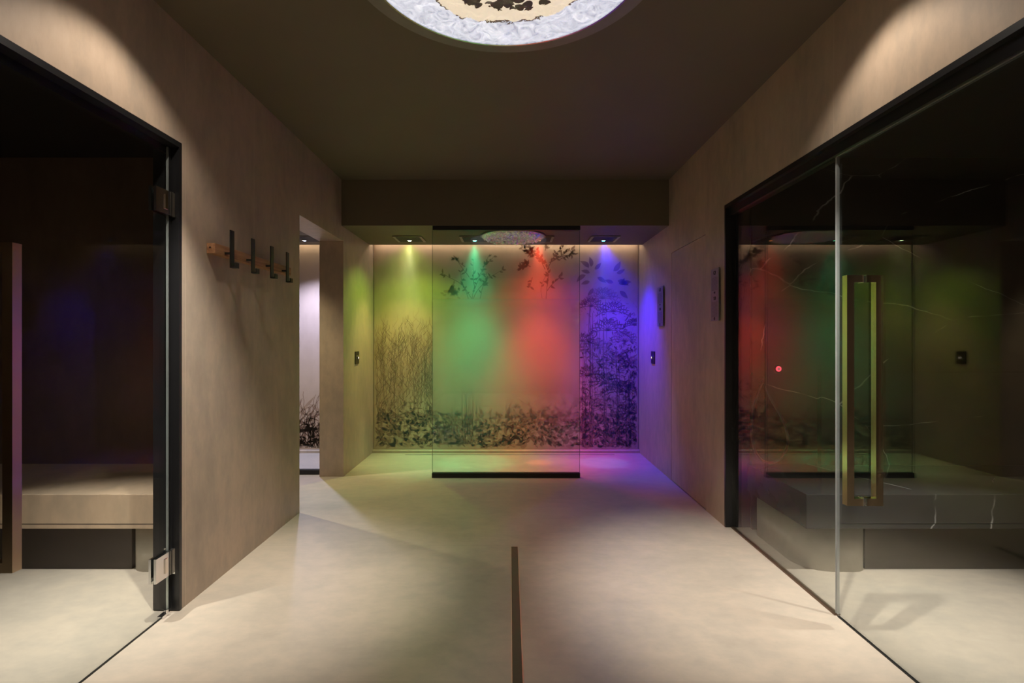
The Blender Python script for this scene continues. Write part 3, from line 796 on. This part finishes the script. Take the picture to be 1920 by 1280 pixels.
def hinge(door, xg, y_j, zc):
    """glass-to-frame hinge: two clamp plates, a knuckle and a frame plate"""
    bm = NB(); h = .052
    for sg in (-1, 1):
        a, b = sorted((xg + sg * .006, xg + sg * .016)); bx(bm, a, b, y_j - .115, y_j - .022, zc - h, zc + h)
    g = obj('hinge', bm, M_chromeC, door)
    bm = NB(); bx(bm, xg + .016, xg + .020, y_j - .062, y_j - .045, zc - h * .6, zc + h * .6); obj('knuckle', bm, M_chrome, g)
    bm = NB(); bx(bm, xg - .018, xg + .018, y_j - .024, y_j - .006, zc - h, zc + h); obj('pivot_block', bm, M_plate, g)
    bm = NB(); bx(bm, xg - .024, xg + .024, y_j - .006, y_j, zc - h - .004, zc + h + .004); obj('frame_plate', bm, M_chromeC, g)

# left: frameless glass door in a black frame
YJ = 2.270   # camera-facing side of the far jamb
d1 = thing('door_1', 'left glass door in a black frame with a tall metal pull handle', 'glass door', (GL, 1.8, 0), kind='structure')
bm = NB()
bx(bm, XL - THL, XL + .002, YJ, 2.287, 0.004, 2.079)
bx(bm, XL - THL, XL + .002, -0.4, YJ, 2.055, 2.079)
bx(bm, GL - .03, GL - .008, -0.4, YJ, 2.025, 2.055)
bx(bm, XL - THL, XL + .002, -0.4, -.383, 0.004, 2.055)
obj('frame', bm, M_black, d1)
bm = NB(); bx(bm, GL - .005, GL + .005, 1.37, 2.248, .008, 2.05); obj('glass_leaf', bm, M_glassL, d1)
bm = NB(); bx(bm, GL - .005, GL + .005, 2.2482, 2.2500, .008, 2.05); e = obj('polished_edge', bm, M_edge, d1); e['label'] = 'bright polished vertical glass edge'
bm = NB(); bx(bm, GL - .006, GL + .006, 2.252, 2.262, .02, 2.05); obj('seal', bm, M_rail, d1)
bm = NB(); bx(bm, GL - .005, GL + .005, -.38, 1.36, .008, 2.05); obj('side_pane', bm, M_glassL, d1)
bm = NB(); bx(bm, GL - .004, GL + .003, -.38, 2.26, 0, .004); obj('floor_seal', bm, M_rail, d1)
bm = NB(); bx(bm, GL - .012, GL + .012, 2.20, 2.25, 0.0, .012); cyl(bm, (GL + .006, 2.235, .018), .009, .018, 'Z', 16); obj('floor_pivot', bm, M_chromeC, d1)
pull_handle(d1, GL, 1.488, .53, 1.482, -1)
hinge(d1, GL, YJ, 1.80); hinge(d1, GL, YJ, .225)

# right: fixed pane and glass door in a black frame
YJ2 = 3.285
d2 = thing('door_2', 'right glass front with fixed pane, glass door and rectangular metal pull handle', 'glass door', (GR, 2.2, 0), kind='structure')
bm = NB()
bx(bm, XR - .002, XR + THR, YJ2, 3.301, 0.004, 2.069)
bx(bm, GR + .02, XR + .152, YJ2 - .006, YJ2, 0.004, 2.02)
bx(bm, XR - .002, XR + THR, -0.4, YJ2, 2.045, 2.069)
bx(bm, GR - .022, GR + .022, -0.4, YJ2, 2.002, 2.045)
bx(bm, XR - .002, XR + THR, -0.4, -.383, 0.004, 2.045)
obj('frame', bm, M_black, d2)
YD = 2.235
bm = NB(); bx(bm, GR - .005, GR + .005, YD + .006, YJ2 - .001, .0062, 2.002); obj('fixed_pane', bm, M_glass, d2)
bm = NB(); bx(bm, GR - .005, GR + .005, 1.30, YD - .006, .010, 1.998); obj('glass_leaf', bm, M_glass, d2)
for ya, yb in ((YD + .0045, YD + .0062), (YD - .0062, YD - .0045)):
    bm = NB(); bx(bm, GR - .0055, GR + .0055, ya, yb, .008, 2.0); e = obj('polished_edge', bm, M_edge, d2); e['label'] = 'bright polished vertical glass edge'
bm = NB(); bx(bm, GR - .004, GR + .004, YD - .0045, YD + .0045, .01, 1.998)
obj('clear_seal', bm, simple('clear_plastic_seal', (.30, .31, .32), .2), d2)
bm = NB(); bx(bm, GR - .006, GR + .006, 1.3, YD, 1.998, 2.003); obj('top_edge', bm, M_edge, d2)
bm = NB(); bx(bm, GR - .005, GR + .005, -.38, 1.29, .01, 2.0); obj('side_pane', bm, M_glass, d2)
bm = NB(); bx(bm, GR - .013, GR + .013, YD, YJ2 - .001, 0, .006)
obj('floor_channel', bm, simple('bronze_floor_channel', (.16, .10, .07), .35, .7), d2)
bm = NB(); bx(bm, GR - .007, GR + .003, -.38, YD - .01, 0, .0045); obj('floor_seal', bm, M_rail, d2)
pull_handle(d2, GR, 2.075, .534, 1.463, 1)

# flush service door on the right wall
d3 = thing('door_3', 'flush tan service door hardly visible in the right wall', 'door', (XR, (DY0 + DY1) / 2, 0), kind='structure')
bm = NB(); bx(bm, XR + .001, XR + .045, DY0 + .004, DY1 - .004, .006, DZ - .004); obj('leaf', bm, M_wallB, d3)
bm = NB(); bx(bm, XR + .05, XR + .07, DY0, DY1, 0, DZ); obj('backing', bm, M_rail, d3)

# ------------------------------------------------------------------ benches in the side rooms
def rounded(x0, x1, y0, y1, r):
    """outline with four corner radii r = (front-left, front-right, back-right, back-left)"""
    pts = []
    for (cx, cy2, rr, a0) in ((x0 + r[0], y0 + r[0], r[0], 180), (x1 - r[1], y0 + r[1], r[1], 270), (x1 - r[2], y1 - r[2], r[2], 0), (x0 + r[3], y1 - r[3], r[3], 90)):
        for k in range(13):
            a = R(a0 + 90 * k / 12); pts.append((cx + rr * math.cos(a), cy2 + rr * math.sin(a)))
    return pts
YBF = 2.60
t = thing('bench', 'black white-veined marble bench on a rounded pale support in the right glass room', 'bench', (2.4, 2.9, 0))
bm = NB(); bx(bm, 1.506, SIDE - .002, YBF, YFAR - .002, .244, .418); s_ = obj('seat_slab', bm, M_marble, t, bevel=.002)
bm = NB(); bx(bm, 1.64, 3.3, YBF - .0006, YBF + .004, .268, .271); obj('shadow_groove', bm, M_rail, s_)
bm = NB(); prism(bm, rounded(1.525, 1.865, 2.655, 3.2, (.16, .07, .01, .05)), 0, .244); o = obj('support', bm, M_support, t, smooth=False); o['label'] = 'pale grey rounded support'
for p in o.data.polygons:
    if len(p.vertices) == 4: p.use_smooth = True
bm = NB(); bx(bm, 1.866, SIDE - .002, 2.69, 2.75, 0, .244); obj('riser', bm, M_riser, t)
t = thing('bench', 'beige stone bench on a rounded pale support in the left glass room', 'bench', (-2.4, 2.9, 0))
bm = NB(); bx(bm, -SIDE + .002, -1.60, YBF, YFAR - .002, .244, .418); s_ = obj('seat_slab', bm, M_bench, t, bevel=.002)
bm = NB(); bx(bm, -3.3, -1.75, YBF - .0006, YBF + .004, .266, .270); obj('shadow_groove', bm, M_riser, s_)
bm = NB(); prism(bm, rounded(-1.985, -1.63, 2.655, 3.2, (.09, .15, .05, .01)), 0, .244); o = obj('support', bm, M_support, t); o['label'] = 'pale grey rounded support'
for p in o.data.polygons:
    if len(p.vertices) == 4: p.use_smooth = True
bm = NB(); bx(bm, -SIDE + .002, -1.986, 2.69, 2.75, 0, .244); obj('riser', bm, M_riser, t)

# backrest ledge of black marble above the right bench
bm = NB(); bx(bm, 1.95, SIDE - .003, YFAR - .045, YFAR - .002, .4185, 1.00)
tag(obj('backrest', bm, M_marble, bevel=.002), 'black marble backrest slab standing on the bench in the right glass room', 'backrest')

# hose and lit button on the far marble wall
t = thing('shower_hose', 'thin black hose hanging in a loop from the marble wall of the right room', 'hose', (1.62, YFAR - .03, .42))
def bez(p, n=24):
    out = []
    for i in range(n + 1):
        u = i / n; q = [Vector(a) for a in p]
        while len(q) > 1: q = [a.lerp(b, u) for a, b in zip(q, q[1:])]
        out.append(q[0])
    return out
yh = YFAR - .03
P1 = bez(((1.600, yh, .93), (1.63, yh, .78), (1.86, yh, .62), (1.74, yh, .435), (1.635, yh - .01, .432)))
P2 = bez(((1.635, yh - .01, .432), (1.52, yh, .43), (1.495, yh, .60), (1.515, yh, .78), (1.585, yh, .93)))
bm = NB(); tube(bm, P1 + P2[1:], .0075, 10); obj('hose', bm, simple('grey_rubber_hose', (.06, .055, .06), .3), t, smooth=True)
bm = NB(); cyl(bm, (1.593, YFAR - .018, .94), .022, .036, 'Y', 24); cyl(bm, (1.593, YFAR - .034, .94), .012, .03, 'Y', 20); obj('wall_outlet', bm, M_black, t)
t = thing('steam_button', 'small button with a red lit ring on the marble wall of the right room', 'button', (1.70, YFAR, 1.02))
bm = NB(); cyl(bm, (1.70, YFAR - .005, 1.02), .030, .010, 'Y', 32); obj('plate', bm, M_black, t)
bm = NB()
n = 32; rows = []
for (r, y) in ((.0095, YFAR - .010), (.0165, YFAR - .010), (.0165, YFAR - .014), (.0095, YFAR - .014)):
    rows.append([bm.verts.new((1.70 + r * math.cos(2 * math.pi * i / n), y, 1.02 + r * math.sin(2 * math.pi * i / n))) for i in range(n)])
for k in range(4):
    for i in range(n): bm.faces.new((rows[k][i], rows[k][(i + 1) % n], rows[(k + 1) % 4][(i + 1) % n], rows[(k + 1) % 4][i]))
obj('lit_ring', bm, emis('red_ring_glow', (1.0, .06, .10), 2.2), t)
bm = NB(); cyl(bm, (1.70, YFAR - .012, 1.02), .009, .006, 'Y', 24); obj('cap', bm, emis('pale_button_glow', (1, .35, .35), .35), t)

# ------------------------------------------------------------------ steam in the shower bay
def haze(density):
    m, nt, out = new_mat('shower_steam')
    v = node(nt, 'ShaderNodeVolumeScatter'); v.inputs['Density'].default_value = density; v.inputs['Anisotropy'].default_value = 0.15
    nt.links.new(v.outputs[0], out.inputs['Volume'])
    return m
bm = NB(); bx(bm, XL + .02, XR - .02, SY + .04, YSE - .005, 0.06, ZS - .062)
st = tag(obj('steam', bm, haze(0.13)), 'thin steam in the shower bay catching the coloured beams', 'steam', kind='stuff')
